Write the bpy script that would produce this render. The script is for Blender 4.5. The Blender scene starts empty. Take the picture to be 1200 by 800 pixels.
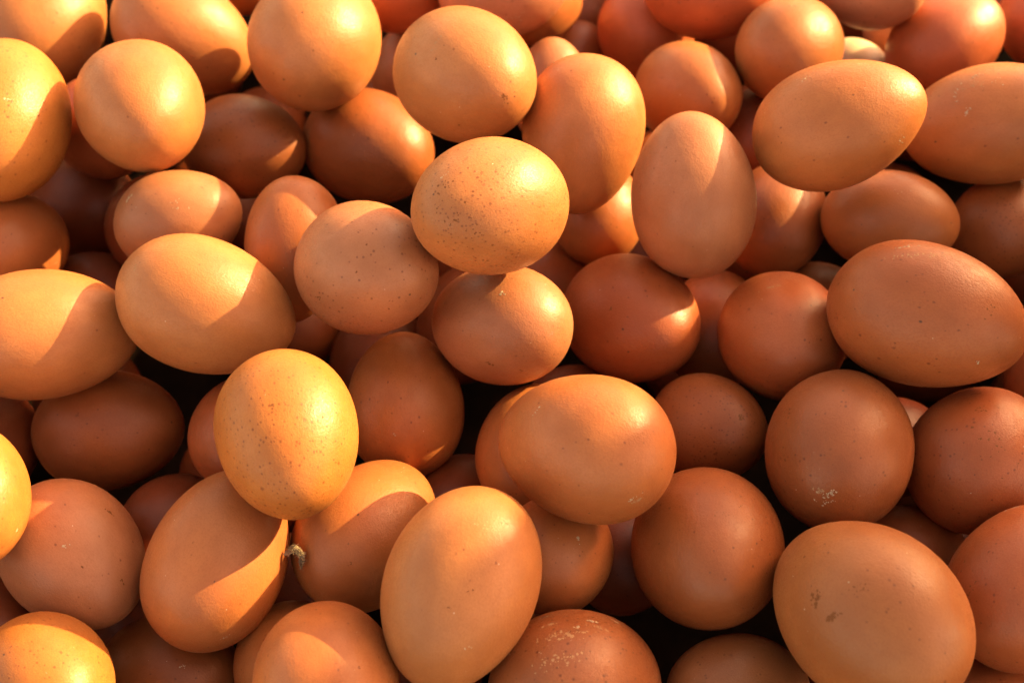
import bpy, bmesh, math, random
from mathutils import Vector, Matrix, noise

random.seed(4)
sc = bpy.context.scene

# ------------------------------------------------------------------ camera
PITCH = math.radians(55.0)
DIST = 0.414
FWD = Vector((0, math.cos(PITCH), -math.sin(PITCH)))
cam_data = bpy.data.cameras.new('camera')
cam_data.sensor_width = 36.0
cam_data.sensor_fit = 'HORIZONTAL'
cam_data.lens = 36.0 * 1448.0 / 1200.0
cam_data.clip_start = 0.01
cam_data.clip_end = 200.0
cam = bpy.data.objects.new('camera', cam_data)
sc.collection.objects.link(cam)
cam.location = -FWD * DIST
cam.rotation_euler = (math.radians(90) - PITCH, 0, 0)
sc.camera = cam
cam_data.dof.use_dof = True
cam_data.dof.focus_distance = 0.37
cam_data.dof.aperture_fstop = 13.0

# ------------------------------------------------------------------ light
SUN = Vector((0.81, 0.43, 0.40)).normalized()          # from the scene towards the sun
world = bpy.data.worlds.new('World')
sc.world = world
world.use_nodes = True
wn = world.node_tree
wn.nodes.clear()
wo = wn.nodes.new('ShaderNodeOutputWorld')
wb = wn.nodes.new('ShaderNodeBackground')
sky = wn.nodes.new('ShaderNodeTexSky')
sky.sky_type = 'NISHITA'
sky.sun_disc = False
sky.sun_elevation = math.asin(SUN.z)
sky.sun_rotation = math.atan2(SUN.x, SUN.y)
sky.air_density = 1.0
sky.dust_density = 2.5
sky.ozone_density = 1.0
bal = wn.nodes.new('ShaderNodeMix')          # the photograph's warm white balance
bal.data_type = 'RGBA'
bal.blend_type = 'MULTIPLY'
bal.inputs[0].default_value = 1.0
bal.inputs[7].default_value = (1.0, 0.66, 0.38, 1)
wn.links.new(sky.outputs[0], bal.inputs[6])
wn.links.new(bal.outputs[2], wb.inputs[0])
wb.inputs[1].default_value = 0.15
wn.links.new(wb.outputs[0], wo.inputs[0])

sun_data = bpy.data.lights.new('sun', 'SUN')
sun_data.energy = 2.45
sun_data.angle = math.radians(0.5)
sun_data.color = (1.0, 0.80, 0.35)
sun = bpy.data.objects.new('sun', sun_data)
sc.collection.objects.link(sun)
sun.rotation_euler = SUN.to_track_quat('Z', 'Y').to_euler()
sun.location = SUN * 2

sc.view_settings.view_transform = 'Standard'
sc.view_settings.look = 'None'
sc.view_settings.gamma = 1
sc.view_settings.use_curve_mapping = False
sc.view_settings.exposure = 2.68
sc.render.engine = 'CYCLES'
sc.cycles.max_bounces = 10
sc.cycles.diffuse_bounces = 2
sc.cycles.use_denoising = True


# ------------------------------------------------------------------ helpers
def link(o, parent=None):
    sc.collection.objects.link(o)
    if parent is not None:
        o.parent = parent
    return o


def obj(name, bm, mat, parent=None, smooth=True):
    me = bpy.data.meshes.new(name)
    bm.to_mesh(me)
    bm.free()
    me.materials.append(mat)
    if smooth:
        me.polygons.foreach_set('use_smooth', [True] * len(me.polygons))
    return link(bpy.data.objects.new(name, me), parent)


class NT:
    """small node-building helper"""
    def __init__(self, name):
        self.m = bpy.data.materials.new(name)
        self.m.use_nodes = True
        self.t = self.m.node_tree
        self.t.nodes.clear()

    def n(self, typ, **kw):
        nd = self.t.nodes.new(typ)
        for k, v in kw.items():
            setattr(nd, k, v)
        return nd

    def l(self, a, b):
        self.t.links.new(a, b)

    def val(self, sock, v):
        if hasattr(v, 'is_output'):
            self.l(v, sock)
        else:
            sock.default_value = v

    def math(self, op, a, b=0.0, clamp=False):
        nd = self.n('ShaderNodeMath', operation=op, use_clamp=clamp)
        self.val(nd.inputs[0], a)
        self.val(nd.inputs[1], b)
        return nd.outputs[0]

    def ramp(self, v, lo, hi, a=0.0, b=1.0):
        nd = self.n('ShaderNodeMapRange', interpolation_type='SMOOTHSTEP')
        self.val(nd.inputs['Value'], v)
        nd.inputs['From Min'].default_value = lo
        nd.inputs['From Max'].default_value = hi
        nd.inputs['To Min'].default_value = a
        nd.inputs['To Max'].default_value = b
        return nd.outputs[0]

    def mix(self, f, a, b, blend='MIX'):
        nd = self.n('ShaderNodeMix', data_type='RGBA', blend_type=blend)
        self.val(nd.inputs[0], f)
        self.val(nd.inputs[6], a)
        self.val(nd.inputs[7], b)
        return nd.outputs[2]

    def noise(self, vec, scale, detail=2.0, rough=0.5, dist=0.0):
        nd = self.n('ShaderNodeTexNoise')
        self.l(vec, nd.inputs['Vector'])
        nd.inputs['Scale'].default_value = scale
        nd.inputs['Detail'].default_value = detail
        nd.inputs['Roughness'].default_value = rough
        nd.inputs['Distortion'].default_value = dist
        return nd.outputs[0]

    def voro(self, vec, scale, rnd=1.0, feature='F1'):
        nd = self.n('ShaderNodeTexVoronoi', feature=feature)
        self.l(vec, nd.inputs['Vector'])
        nd.inputs['Scale'].default_value = scale
        nd.inputs['Randomness'].default_value = rnd
        return nd


def shell_material():
    """brown egg shell; object colour = shell pigment with any painted shade or sun, its alpha = how freckled"""
    k = NT('egg_shell')
    out = k.n('ShaderNodeOutputMaterial')
    p = k.n('ShaderNodeBsdfPrincipled')
    k.l(p.outputs[0], out.inputs[0])
    tc = k.n('ShaderNodeTexCoord')
    oi = k.n('ShaderNodeObjectInfo')
    off = k.math('MULTIPLY', oi.outputs['Random'], 57.0)
    add = k.n('ShaderNodeVectorMath', operation='ADD')
    k.l(tc.outputs['Object'], add.inputs[0])
    k.l(off, add.inputs[1])
    v = add.outputs[0]
    pig = oi.outputs['Color']
    frk = oi.outputs['Alpha']
    # broad pigment clouds
    big = k.noise(v, 1.3, 3, 0.55)
    mid = k.noise(v, 5.0, 4, 0.6)
    col = k.mix(k.ramp(big, 0.3, 0.72), k.mix(1.0, pig, (0.84, 0.80, 0.76, 1), 'MULTIPLY'),
                k.mix(1.0, pig, (1.10, 1.12, 1.14, 1), 'MULTIPLY'))
    col = k.mix(k.ramp(mid, 0.35, 0.75, 0.0, 0.22), col, k.mix(1.0, pig, (0.86, 0.78, 0.7, 1), 'MULTIPLY'))
    # fine grain of the shell
    fine = k.noise(v, 42.0, 2, 0.7)
    col = k.mix(k.ramp(fine, 0.40, 0.75, 0.0, 0.40), col, k.mix(1.0, pig, (0.72, 0.62, 0.55, 1), 'MULTIPLY'))
    # freckles: fine pepper, then a few larger spots, both in patches
    patch = k.noise(v, 1.1, 2, 0.5)
    w1 = k.voro(v, 17.0)
    s1 = k.ramp(k.math('ADD', w1.outputs['Distance'], k.math('MULTIPLY', k.n_sep(w1.outputs['Color'], 1), 0.22)), 0.14, 0.46, 1.0, 0.0)
    keep1 = k.math('LESS_THAN', k.n_sep(w1.outputs['Color']) , k.math('MULTIPLY', k.math('POWER', frk, 1.3), k.ramp(patch, 0.32, 0.65, 0.25, 1.0)))
    s1 = k.math('MULTIPLY', s1, keep1)
    w2 = k.voro(v, 6.5)
    jag = k.noise(v, 30.0, 3, 0.6)
    d2 = k.math('ADD', w2.outputs['Distance'], k.math('MULTIPLY', k.math('SUBTRACT', jag, 0.5), 0.22))
    d2 = k.math('ADD', d2, k.math('MULTIPLY', k.n_sep(w2.outputs['Color'], 1), 0.14))
    s2 = k.ramp(d2, 0.10, 0.27, 1.0, 0.0)
    keep2 = k.math('LESS_THAN', k.n_sep(w2.outputs['Color']), k.math('MULTIPLY', k.math('MULTIPLY', frk, 0.40), k.ramp(patch, 0.42, 0.66, 0.03, 1.0)))
    s2 = k.math('MULTIPLY', s2, keep2)
    spot = k.math('MAXIMUM', k.math('MULTIPLY', s1, 0.68), k.math('MULTIPLY', s2, 0.55))
    col = k.mix(spot, col, k.mix(1.0, pig, (0.30, 0.20, 0.16, 1), 'MULTIPLY'))
    # the odd dark fly speck and pale chalky fleck
    w3 = k.voro(v, 3.2)
    s3 = k.math('MULTIPLY', k.ramp(w3.outputs['Distance'], 0.035, 0.075, 1.0, 0.0),
                k.math('LESS_THAN', k.n_sep(w3.outputs['Color']), 0.30))
    col = k.mix(k.math('MULTIPLY', s3, 0.8), col, (0.05, 0.022, 0.012, 1))
    w4 = k.voro(v, 9.0)
    d4 = k.math('ADD', w4.outputs['Distance'], k.math('MULTIPLY', k.math('SUBTRACT', jag, 0.5), 0.16))
    s4 = k.math('MULTIPLY', k.ramp(d4, 0.02, 0.07, 1.0, 0.0),
                k.math('LESS_THAN', k.n_sep(w4.outputs['Color']), 0.10))
    col = k.mix(k.math('MULTIPLY', s4, 0.75), col, (0.72, 0.55, 0.40, 1))
    # long faint scuffs
    st = k.n('ShaderNodeMapping')
    st.inputs['Rotation'].default_value = (0.7, 0.4, 1.1)
    st.inputs['Scale'].default_value = (1.5, 16.0, 16.0)
    k.l(v, st.inputs[0])
    scr = k.noise(st.outputs[0], 1.6, 3, 0.6)
    sc1 = k.math('MULTIPLY', k.ramp(scr, 0.70, 0.78), k.ramp(patch, 0.5, 0.62))
    col = k.mix(k.math('MULTIPLY', sc1, 0.25), col, (0.72, 0.52, 0.38, 1))
    k.l(col, p.inputs['Base Color'])
    rough = k.math('ADD', k.ramp(mid, 0.3, 0.7, 0.36, 0.48), k.ramp(fine, 0.35, 0.65, -0.06, 0.08))
    k.l(rough, p.inputs['Roughness'])
    p.inputs['Specular IOR Level'].default_value = 0.34
    p.inputs['Subsurface Weight'].default_value = 0.2
    p.inputs['Subsurface Radius'].default_value = (1.0, 0.42, 0.16)
    p.inputs['Subsurface Scale'].default_value = 0.004
    # bump: pores and pimples
    pim = k.noise(v, 40.0, 3, 0.65)
    b1 = k.n('ShaderNodeBump')
    b1.inputs['Strength'].default_value = 0.085
    b1.inputs['Distance'].default_value = 0.02
    k.l(pim, b1.inputs['Height'])
    b2 = k.n('ShaderNodeBump')
    b2.inputs['Strength'].default_value = 0.03
    b2.inputs['Distance'].default_value = 0.05
    k.l(mid, b2.inputs['Height'])
    k.l(b1.outputs[0], b2.inputs['Normal'])
    k.l(b2.outputs[0], p.inputs['Normal'])
    return k.m


def _sep(self, c, ch=0):
    nd = self.n('ShaderNodeSeparateColor')
    self.l(c, nd.inputs[0])
    return nd.outputs[ch]


NT.n_sep = _sep


def plain_material(name, c1, c2, scale, rough=0.8, stretch=(1, 1, 1), bump=0.2):
    k = NT(name)
    out = k.n('ShaderNodeOutputMaterial')
    p = k.n('ShaderNodeBsdfPrincipled')
    k.l(p.outputs[0], out.inputs[0])
    tc = k.n('ShaderNodeTexCoord')
    mp = k.n('ShaderNodeMapping')
    mp.inputs['Scale'].default_value = stretch
    k.l(tc.outputs['Object'], mp.inputs[0])
    f = k.noise(mp.outputs[0], scale, 5, 0.6)
    k.l(k.mix(k.ramp(f, 0.3, 0.7), (*c1, 1), (*c2, 1)), p.inputs['Base Color'])
    p.inputs['Roughness'].default_value = rough
    p.inputs['Specular IOR Level'].default_value = 0.1
    b = k.n('ShaderNodeBump')
    b.inputs['Strength'].default_value = bump
    b.inputs['Distance'].default_value = 0.002
    k.l(f, b.inputs['Height'])
    k.l(b.outputs[0], p.inputs['Normal'])
    return k.m


SHELL = shell_material()
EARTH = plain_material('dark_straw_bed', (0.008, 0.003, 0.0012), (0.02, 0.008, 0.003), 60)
BOARD = plain_material('weathered_board', (0.16, 0.085, 0.04), (0.30, 0.17, 0.085), 14, stretch=(1, 1, 9))
FLUFF = plain_material('dried_fluff', (0.24, 0.15, 0.085), (0.42, 0.29, 0.18), 900, bump=0.4)
DUST = plain_material('dusty_scuff', (0.30, 0.13, 0.055), (0.46, 0.26, 0.14), 500, bump=0.3)
CHALK = plain_material('dried_droppings', (0.36, 0.23, 0.13), (0.62, 0.47, 0.32), 500, bump=0.5)
STAIN = plain_material('brown_shell_stain', (0.13, 0.042, 0.014), (0.22, 0.072, 0.023), 600, rough=0.5, bump=0.1)

# ------------------------------------------------------------------ setting
def ground():
    bm = bmesh.new()
    n = 40
    s = 3.0
    vs = [[bm.verts.new(((i / n - .5) * s, (j / n - .5) * s, -0.128 + 0.004 * noise.noise((i * .7, j * .7, 0)))) for j in range(n + 1)] for i in range(n + 1)]
    for i in range(n):
        for j in range(n):
            bm.faces.new((vs[i][j], vs[i + 1][j], vs[i + 1][j + 1], vs[i][j + 1]))
    o = obj('ground', bm, EARTH)
    o['kind'] = 'structure'


ground()

# ------------------------------------------------------------------ eggs
SEG, RING = 56, 40


def egg_mesh(k, seed):
    """unit egg along +x: half length 1, half width 1, pointed end at +x"""
    bm = bmesh.new()
    prof = []
    best = 0
    for i in range(RING + 1):
        t = math.pi * i / RING
        u = -math.cos(t)
        r = math.sin(t) * (1 - k * u) / math.sqrt(1 + 0.25 * k * u * u)
        best = max(best, r)
        prof.append((u, r))
    off = Vector((seed * 7.3, seed * 1.7, 3.1))

    def pt(u, r, a):
        v = Vector((u, r * math.cos(a) / best, r * math.sin(a) / best))
        return v * (1 + 0.020 * noise.noise(v * 1.1 + off))
    v0 = bm.verts.new(pt(-1, 0, 0))
    v1 = bm.verts.new(pt(1, 0, 0))
    rows = [[bm.verts.new(pt(u, r, 2 * math.pi * j / SEG)) for j in range(SEG)] for u, r in prof[1:-1]]
    for j in range(SEG):
        q = (j + 1) % SEG
        bm.faces.new((v0, rows[0][q], rows[0][j]))
        bm.faces.new((v1, rows[-1][j], rows[-1][q]))
        for i in range(len(rows) - 1):
            bm.faces.new((rows[i][j], rows[i][q], rows[i + 1][q], rows[i + 1][j]))
    bmesh.ops.recalc_face_normals(bm, faces=bm.faces)
    me = bpy.data.meshes.new('egg')
    bm.to_mesh(me)
    bm.free()
    me.materials.append(SHELL)
    me.polygons.foreach_set('use_smooth', [True] * len(me.polygons))
    return me


EGG_MESHES = [egg_mesh((0.05, 0.12, 0.075, 0.1)[i % 4], i) for i in range(8)]
GROUP = "brown hen's eggs heaped together"


def egg(i, pos, axis, a, b, colour, freckle, label, group=GROUP, roll=0.0):
    o = bpy.data.objects.new('egg', EGG_MESHES[i % 8])
    X = Vector(axis).normalized()
    Z = Vector((0, 0, 1)) - X * X.z
    Z.normalize()
    Y = Z.cross(X)
    rot = Matrix((X, Y, Z)).transposed() @ Matrix.Rotation(roll, 3, 'X')
    o.matrix_world = Matrix.Translation(pos) @ rot.to_4x4() @ Matrix.Diagonal((a, b, b, 1))
    o.color = (*colour, freckle)
    o['label'] = label
    o['category'] = 'egg'
    o['group'] = group
    link(o)
    return o


# x, y, z, axis of the pointed end, half length, half width, colour, freckles, label
EGGS = {  # darkest shell colours imitate shade on eggs deep in the gaps
    1: (-0.19497, 0.16861, -0.00521, 0.21050, 0.97755, 0.00955, 0.03204, 0.02484, (0.389, 0.137, 0.042), 0.2, 'large sunlit tan egg cut by the frame in the very top left corner'),
    2: (-0.18458, 0.08373, 0.02008, 0.02693, 0.99347, 0.11089, 0.03185, 0.02469, (0.447, 0.148, 0.030), 0.65, 'yellow freckled egg at the left edge, a curved shadow down its right side'),
    3: (-0.13320, 0.08602, 0.02321, 0.34579, -0.87410, 0.34115, 0.02923, 0.02266, (0.395, 0.135, 0.042), 0.04, 'smooth pale egg with a round glare, in front of the top left corner egg'),
    4: (-0.13513, 0.15742, -0.00554, 0.84882, -0.15160, -0.50648, 0.03014, 0.02308, (0.395, 0.131, 0.040), 0.2, 'tan egg on the top row with a pointed shadow notch at its right end'),
    5: (-0.07543, 0.13225, 0.01560, 0.09482, 0.96866, -0.22957, 0.03229, 0.02503, (0.417, 0.145, 0.045), 0.1, 'big sunlit egg on the top row, above the dark speckled brown egg'),
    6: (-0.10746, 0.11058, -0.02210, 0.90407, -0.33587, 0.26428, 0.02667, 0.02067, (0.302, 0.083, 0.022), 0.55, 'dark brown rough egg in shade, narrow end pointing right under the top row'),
    7: (-0.16079, 0.11109, -0.01200, 0.53127, -0.71387, 0.45623, 0.02602, 0.02017, (0.336, 0.077, 0.022), 0.2, 'orange brown egg mostly hidden beneath the smooth pale glare egg at top left'),
    8: (-0.11850, 0.04971, 0.00395, 0.96105, 0.05456, 0.27094, 0.02320, 0.01798, (0.365, 0.133, 0.055), 0.2, 'small chalk-flecked egg, lit on top, just above the angular-lit long egg'),
    9: (-0.07614, 0.03730, 0.00286, -0.05653, -0.77937, -0.62401, 0.02564, 0.01736, (0.378, 0.110, 0.031), 0.2, 'shaded upright egg wedged behind the two large eggs left of centre'),
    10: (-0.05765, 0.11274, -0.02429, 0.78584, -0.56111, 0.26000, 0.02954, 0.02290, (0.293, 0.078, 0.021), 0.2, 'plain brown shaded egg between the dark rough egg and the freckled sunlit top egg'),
    11: (-0.04641, 0.01174, 0.02425, 0.61013, -0.56492, 0.55553, 0.02796, 0.02167, (0.377, 0.133, 0.055), 0.6, 'greyish pepper-freckled egg with a small wedge of sun at its upper left'),
    12: (-0.01636, 0.09187, 0.03315, 0.53730, -0.74423, 0.39678, 0.03041, 0.02357, (0.409, 0.141, 0.043), 0.1, 'round sunlit egg with a few dark marks, resting on the freckled egg at top centre'),
    13: (-0.09973, 0.00374, 0.01444, 0.91594, -0.13164, -0.37911, 0.02953, 0.02200, (0.396, 0.137, 0.042), 0.06, 'long tan egg left of centre with an angular sun patch ending in a corner'),
    14: (-0.00675, 0.01695, 0.04869, -0.70505, -0.53844, 0.46150, 0.02748, 0.02130, (0.387, 0.134, 0.041), 1.0, 'topmost freckled yellow egg at upper centre, brown spots on its left half'),
    15: (0.02565, 0.08142, 0.01449, -0.12332, -0.70308, -0.70034, 0.02898, 0.02228, (0.437, 0.143, 0.044), 0.04, 'smooth upright peach egg to the right of the freckled topmost egg'),
    16: (0.06240, 0.04741, 0.01947, -0.07319, 0.75162, 0.65553, 0.02857, 0.02160, (0.373, 0.130, 0.054), 0.12, 'upright pinkish egg whose pointed top alone catches a crisp wedge of sun'),
    17: (0.07157, 0.13004, -0.01184, 0.37530, -0.80460, 0.46017, 0.02630, 0.02039, (0.381, 0.115, 0.032), 0.2, 'egg with a shaded band down its right side, above the upright pinkish egg'),
    18: (0.11200, 0.14449, -0.00100, 0.50473, 0.76700, -0.39618, 0.02698, 0.02091, (0.363, 0.108, 0.030), 0.2, 'sunlit round egg with a bright glare, behind the big tilted egg at top right'),
    19: (0.11085, 0.06337, 0.03816, 0.91356, 0.06502, 0.40147, 0.02956, 0.02132, (0.389, 0.117, 0.032), 0.12, 'big tilted egg at upper right with white glare and a dark dot at its tip'),
    20: (0.17794, 0.09388, 0.00688, -0.93043, 0.17905, -0.31975, 0.03107, 0.02245, (0.402, 0.120, 0.033), 0.2, 'tan egg with straw flecks on top, cut by the right edge near the top'),
    21: (0.18276, 0.16329, -0.01453, 0.81068, 0.54305, 0.21884, 0.02682, 0.02079, (0.429, 0.097, 0.032), 0.2, 'reddish egg with a bright tip, behind the straw-flecked egg at top right'),
    22: (0.23329, 0.18730, -0.02106, 0.24187, 0.96868, -0.05618, 0.02620, 0.02031, (0.479, 0.103, 0.034), 0.2, 'deep red egg cut by the right edge in the top right corner'),
    23: (0.14935, 0.17712, 0.00619, 0.38949, -0.82490, 0.40967, 0.02584, 0.02003, (0.487, 0.187, 0.093), 0.2, 'pinkish egg hanging in from the top edge, left of the reddish bright-tipped egg'),
    24: (0.15017, 0.16864, -0.03798, 0.41622, -0.85129, 0.31947, 0.01980, 0.01535, (0.741, 0.476, 0.296), 0.2, 'tiny visible patch of egg, painted pale as if sunlit, between the tilted egg and the top edge eggs'),  # pale shell colour stands in for sunlight on this egg
    25: (0.18416, 0.21228, -0.04490, 0.62123, 0.65900, -0.42402, 0.02535, 0.01965, (0.452, 0.173, 0.086), 0.2, 'pink sliver of egg at the top edge left of the reddish bright-tipped egg'),
    26: (0.08379, 0.18116, 0.00018, 0.98659, -0.15422, 0.05341, 0.02898, 0.02161, (0.466, 0.101, 0.033), 0.3, 'orange red egg cut by the top edge, nearest of the red ones there'),
    27: (0.06041, 0.19900, -0.03637, 0.09792, 0.95548, -0.27835, 0.02821, 0.02187, (0.459, 0.104, 0.034), 0.2, 'deep orange egg near the top edge, behind and left of the orange red cut-off egg'),
    28: (0.03804, 0.24278, -0.06828, 0.67790, 0.64319, -0.35604, 0.02851, 0.02210, (0.326, 0.074, 0.021), 0.2, 'narrow brown slice of egg at the top edge right of the yellow sliver'),
    29: (0.01158, 0.20291, -0.02480, 0.58767, 0.69556, -0.41334, 0.02467, 0.01913, (0.383, 0.111, 0.031), 0.2, 'thin yellow sliver of egg at the top edge behind the dusty pink one'),
    30: (-0.00354, 0.17458, 0.00509, 0.98819, 0.10152, 0.11475, 0.02743, 0.02031, (0.463, 0.168, 0.084), 0.2, 'dusty pink egg with white flecks cut by the top edge at centre'),
    31: (0.02472, 0.19784, -0.06324, 0.51743, 0.56482, 0.64284, 0.02583, 0.01914, (0.321, 0.073, 0.021), 0.2, 'small orange egg tip crossed by a shadow, right of the dusty pink top egg'),
    32: (0.01683, 0.13727, -0.01894, -0.01372, 0.69110, 0.72263, 0.02270, 0.01648, (0.358, 0.122, 0.051), 0.2, 'small dull beige egg tip between the two sunlit eggs at top centre'),
    33: (-0.04514, 0.18711, -0.00540, 0.79630, 0.55400, -0.24287, 0.02378, 0.01843, (0.454, 0.102, 0.034), 0.2, 'orange red egg cut by the top edge, behind the round marked sunlit egg'),
    34: (-0.03804, 0.18151, -0.04540, 0.51549, 0.78940, -0.33333, 0.02892, 0.02242, (0.382, 0.134, 0.056), 0.2, 'shaded orange egg peeking out left of the round marked sunlit egg at the top'),
    35: (-0.11852, 0.21795, -0.01999, 0.58679, 0.70560, -0.39726, 0.02496, 0.01935, (0.383, 0.115, 0.032), 0.2, 'scrap of orange egg at the top edge between the first two big top row eggs'),
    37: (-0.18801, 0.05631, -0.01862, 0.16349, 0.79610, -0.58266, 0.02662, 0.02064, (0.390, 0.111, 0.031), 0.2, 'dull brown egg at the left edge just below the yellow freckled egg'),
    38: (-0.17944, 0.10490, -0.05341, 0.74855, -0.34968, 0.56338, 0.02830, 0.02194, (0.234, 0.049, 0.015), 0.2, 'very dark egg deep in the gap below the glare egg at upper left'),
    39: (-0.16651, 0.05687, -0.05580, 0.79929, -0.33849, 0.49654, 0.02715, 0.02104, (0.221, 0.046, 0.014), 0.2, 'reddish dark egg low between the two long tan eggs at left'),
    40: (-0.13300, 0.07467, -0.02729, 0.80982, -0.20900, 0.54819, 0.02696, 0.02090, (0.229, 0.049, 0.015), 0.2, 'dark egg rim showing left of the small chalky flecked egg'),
    41: (-0.15315, -0.00286, 0.00852, 0.93192, 0.27471, -0.23677, 0.02982, 0.02151, (0.403, 0.135, 0.041), 0.03, 'long yellow egg cut by the left edge with a slanting shadow over its right end'),
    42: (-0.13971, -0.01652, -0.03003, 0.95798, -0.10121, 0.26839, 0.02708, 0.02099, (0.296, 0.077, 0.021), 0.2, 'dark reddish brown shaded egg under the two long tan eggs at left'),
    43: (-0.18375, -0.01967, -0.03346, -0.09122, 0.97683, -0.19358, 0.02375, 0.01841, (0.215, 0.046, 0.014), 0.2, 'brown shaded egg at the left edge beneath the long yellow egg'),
    44: (-0.08916, -0.02478, -0.01682, -0.00493, 0.94217, -0.33510, 0.02316, 0.01795, (0.341, 0.080, 0.023), 0.2, 'shaded orange egg half hidden left of the yellow speckled upright egg'),
    45: (-0.06604, -0.05145, 0.02621, 0.26376, -0.96429, 0.02386, 0.02694, 0.02088, (0.407, 0.130, 0.026), 1.0, 'golden peppered upright egg at lower left with a glare and shaded cap'),
    46: (-0.03669, -0.01256, -0.01920, -0.07466, 0.97899, 0.18973, 0.02603, 0.02017, (0.401, 0.117, 0.032), 0.2, 'shaded egg, narrow end up, with a small sun splinter, right of the golden peppered egg'),
    47: (-0.00373, 0.00401, 0.00423, -0.77842, 0.41966, -0.46684, 0.02607, 0.02021, (0.372, 0.130, 0.054), 0.2, 'pinkish egg below the freckled topmost egg with a five-sided patch of sun'),
    48: (0.04310, 0.02199, -0.01786, 0.47146, -0.71230, 0.51997, 0.02938, 0.02277, (0.347, 0.079, 0.022), 0.2, 'red brown egg right of centre with a sunlit spot at its right end'),
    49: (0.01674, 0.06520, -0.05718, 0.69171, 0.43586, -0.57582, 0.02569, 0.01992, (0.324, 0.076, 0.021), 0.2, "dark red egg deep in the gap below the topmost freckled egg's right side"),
    50: (0.03400, 0.08117, -0.02732, 0.15146, 0.98240, -0.10929, 0.02318, 0.01797, (0.380, 0.110, 0.030), 0.2, 'shaded brown egg under the smooth upright peach egg'),
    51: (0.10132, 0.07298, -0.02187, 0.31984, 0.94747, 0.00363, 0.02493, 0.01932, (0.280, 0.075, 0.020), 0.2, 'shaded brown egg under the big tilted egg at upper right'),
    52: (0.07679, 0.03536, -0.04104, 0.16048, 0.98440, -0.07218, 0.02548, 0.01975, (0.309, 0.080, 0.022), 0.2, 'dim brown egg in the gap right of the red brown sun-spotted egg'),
    53: (0.09266, 0.00692, -0.00697, -0.00102, -0.79870, 0.60172, 0.02787, 0.02161, (0.351, 0.085, 0.024), 0.2, 'plain reddish egg in shade touching the narrow left end of the largest brown egg'),
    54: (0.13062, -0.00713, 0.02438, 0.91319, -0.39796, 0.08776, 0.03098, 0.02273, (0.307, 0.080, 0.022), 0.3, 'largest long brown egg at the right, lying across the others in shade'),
    55: (0.13782, 0.05793, -0.00558, 0.95255, -0.26025, 0.15785, 0.02451, 0.01826, (0.358, 0.109, 0.030), 0.12, 'pinkish tan egg below the tilted egg, with the largest brown egg in front'),
    56: (0.19133, 0.07354, -0.02673, 0.70953, 0.60497, -0.36135, 0.02504, 0.01941, (0.309, 0.083, 0.022), 0.9, 'dark freckled egg cut by the right edge above the largest brown egg'),
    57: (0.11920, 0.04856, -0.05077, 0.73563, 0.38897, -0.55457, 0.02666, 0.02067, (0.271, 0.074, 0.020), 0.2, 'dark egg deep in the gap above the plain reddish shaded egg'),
    58: (0.06675, -0.02111, -0.02106, 0.46842, -0.62588, 0.62358, 0.02349, 0.01821, (0.293, 0.077, 0.021), 1.0, 'dark finely peppered brown egg in the gap right of the two-toned yellow topped egg'),
    60: (0.10190, -0.04353, 0.00465, 0.33589, 0.89698, -0.28740, 0.02904, 0.02251, (0.282, 0.076, 0.021), 0.25, 'round red brown egg with a crusty pale smear near its bottom'),
    61: (0.14842, -0.04268, -0.00245, 0.56490, 0.76265, -0.31505, 0.02822, 0.02188, (0.345, 0.081, 0.023), 0.5, 'dark red egg with blotchy pitted top at the right edge, under the largest brown egg'),
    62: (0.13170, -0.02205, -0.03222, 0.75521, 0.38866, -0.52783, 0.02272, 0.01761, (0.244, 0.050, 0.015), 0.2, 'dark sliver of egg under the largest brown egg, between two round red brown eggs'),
    63: (0.05898, -0.07507, -0.00268, -0.08750, -0.74623, 0.65991, 0.02998, 0.02324, (0.288, 0.076, 0.020), 0.2, 'smooth plain brown ball-like egg with a grey sheen at lower centre right'),
    64: (0.09731, -0.10487, 0.02078, -0.39367, 0.79619, -0.45946, 0.03078, 0.02386, (0.309, 0.099, 0.028), 0.2, 'very large pale brown egg at lower right with dark blotches on its face'),
    65: (0.14775, -0.09036, 0.00725, 0.59070, 0.80683, 0.01011, 0.02649, 0.02053, (0.341, 0.079, 0.022), 0.4, 'dark red egg at the right edge near the bottom, white scratch on top'),
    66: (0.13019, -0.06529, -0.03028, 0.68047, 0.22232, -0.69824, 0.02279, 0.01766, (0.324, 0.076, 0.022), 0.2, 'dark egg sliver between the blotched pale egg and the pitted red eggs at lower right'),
    67: (0.14341, -0.11871, -0.02144, 0.83225, 0.47896, -0.27920, 0.02379, 0.01845, (0.324, 0.078, 0.022), 0.2, 'plain egg in the bottom right corner under the dark red scratched egg'),
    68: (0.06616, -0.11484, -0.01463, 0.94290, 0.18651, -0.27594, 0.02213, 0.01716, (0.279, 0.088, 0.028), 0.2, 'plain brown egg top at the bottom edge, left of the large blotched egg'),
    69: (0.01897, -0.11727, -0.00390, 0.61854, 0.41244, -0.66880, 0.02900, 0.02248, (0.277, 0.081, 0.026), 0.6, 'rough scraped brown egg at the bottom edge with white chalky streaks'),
    70: (0.01350, -0.07261, -0.00908, 0.33290, 0.74675, -0.57580, 0.02280, 0.01768, (0.402, 0.116, 0.032), 0.2, 'small shaded brown egg with a white streak, under the yellow topped egg'),
    71: (0.02120, -0.05570, 0.02554, -0.80459, 0.43081, -0.40870, 0.02786, 0.02159, (0.371, 0.110, 0.031), 0.1, 'wide egg at centre with a yellow sunlit top fading into shade'),
    72: (-0.01418, -0.09777, 0.02223, -0.36478, -0.85791, -0.36184, 0.02847, 0.02129, (0.386, 0.133, 0.041), 0.06, 'tall large egg at bottom centre, sun only across its broad top'),
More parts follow.
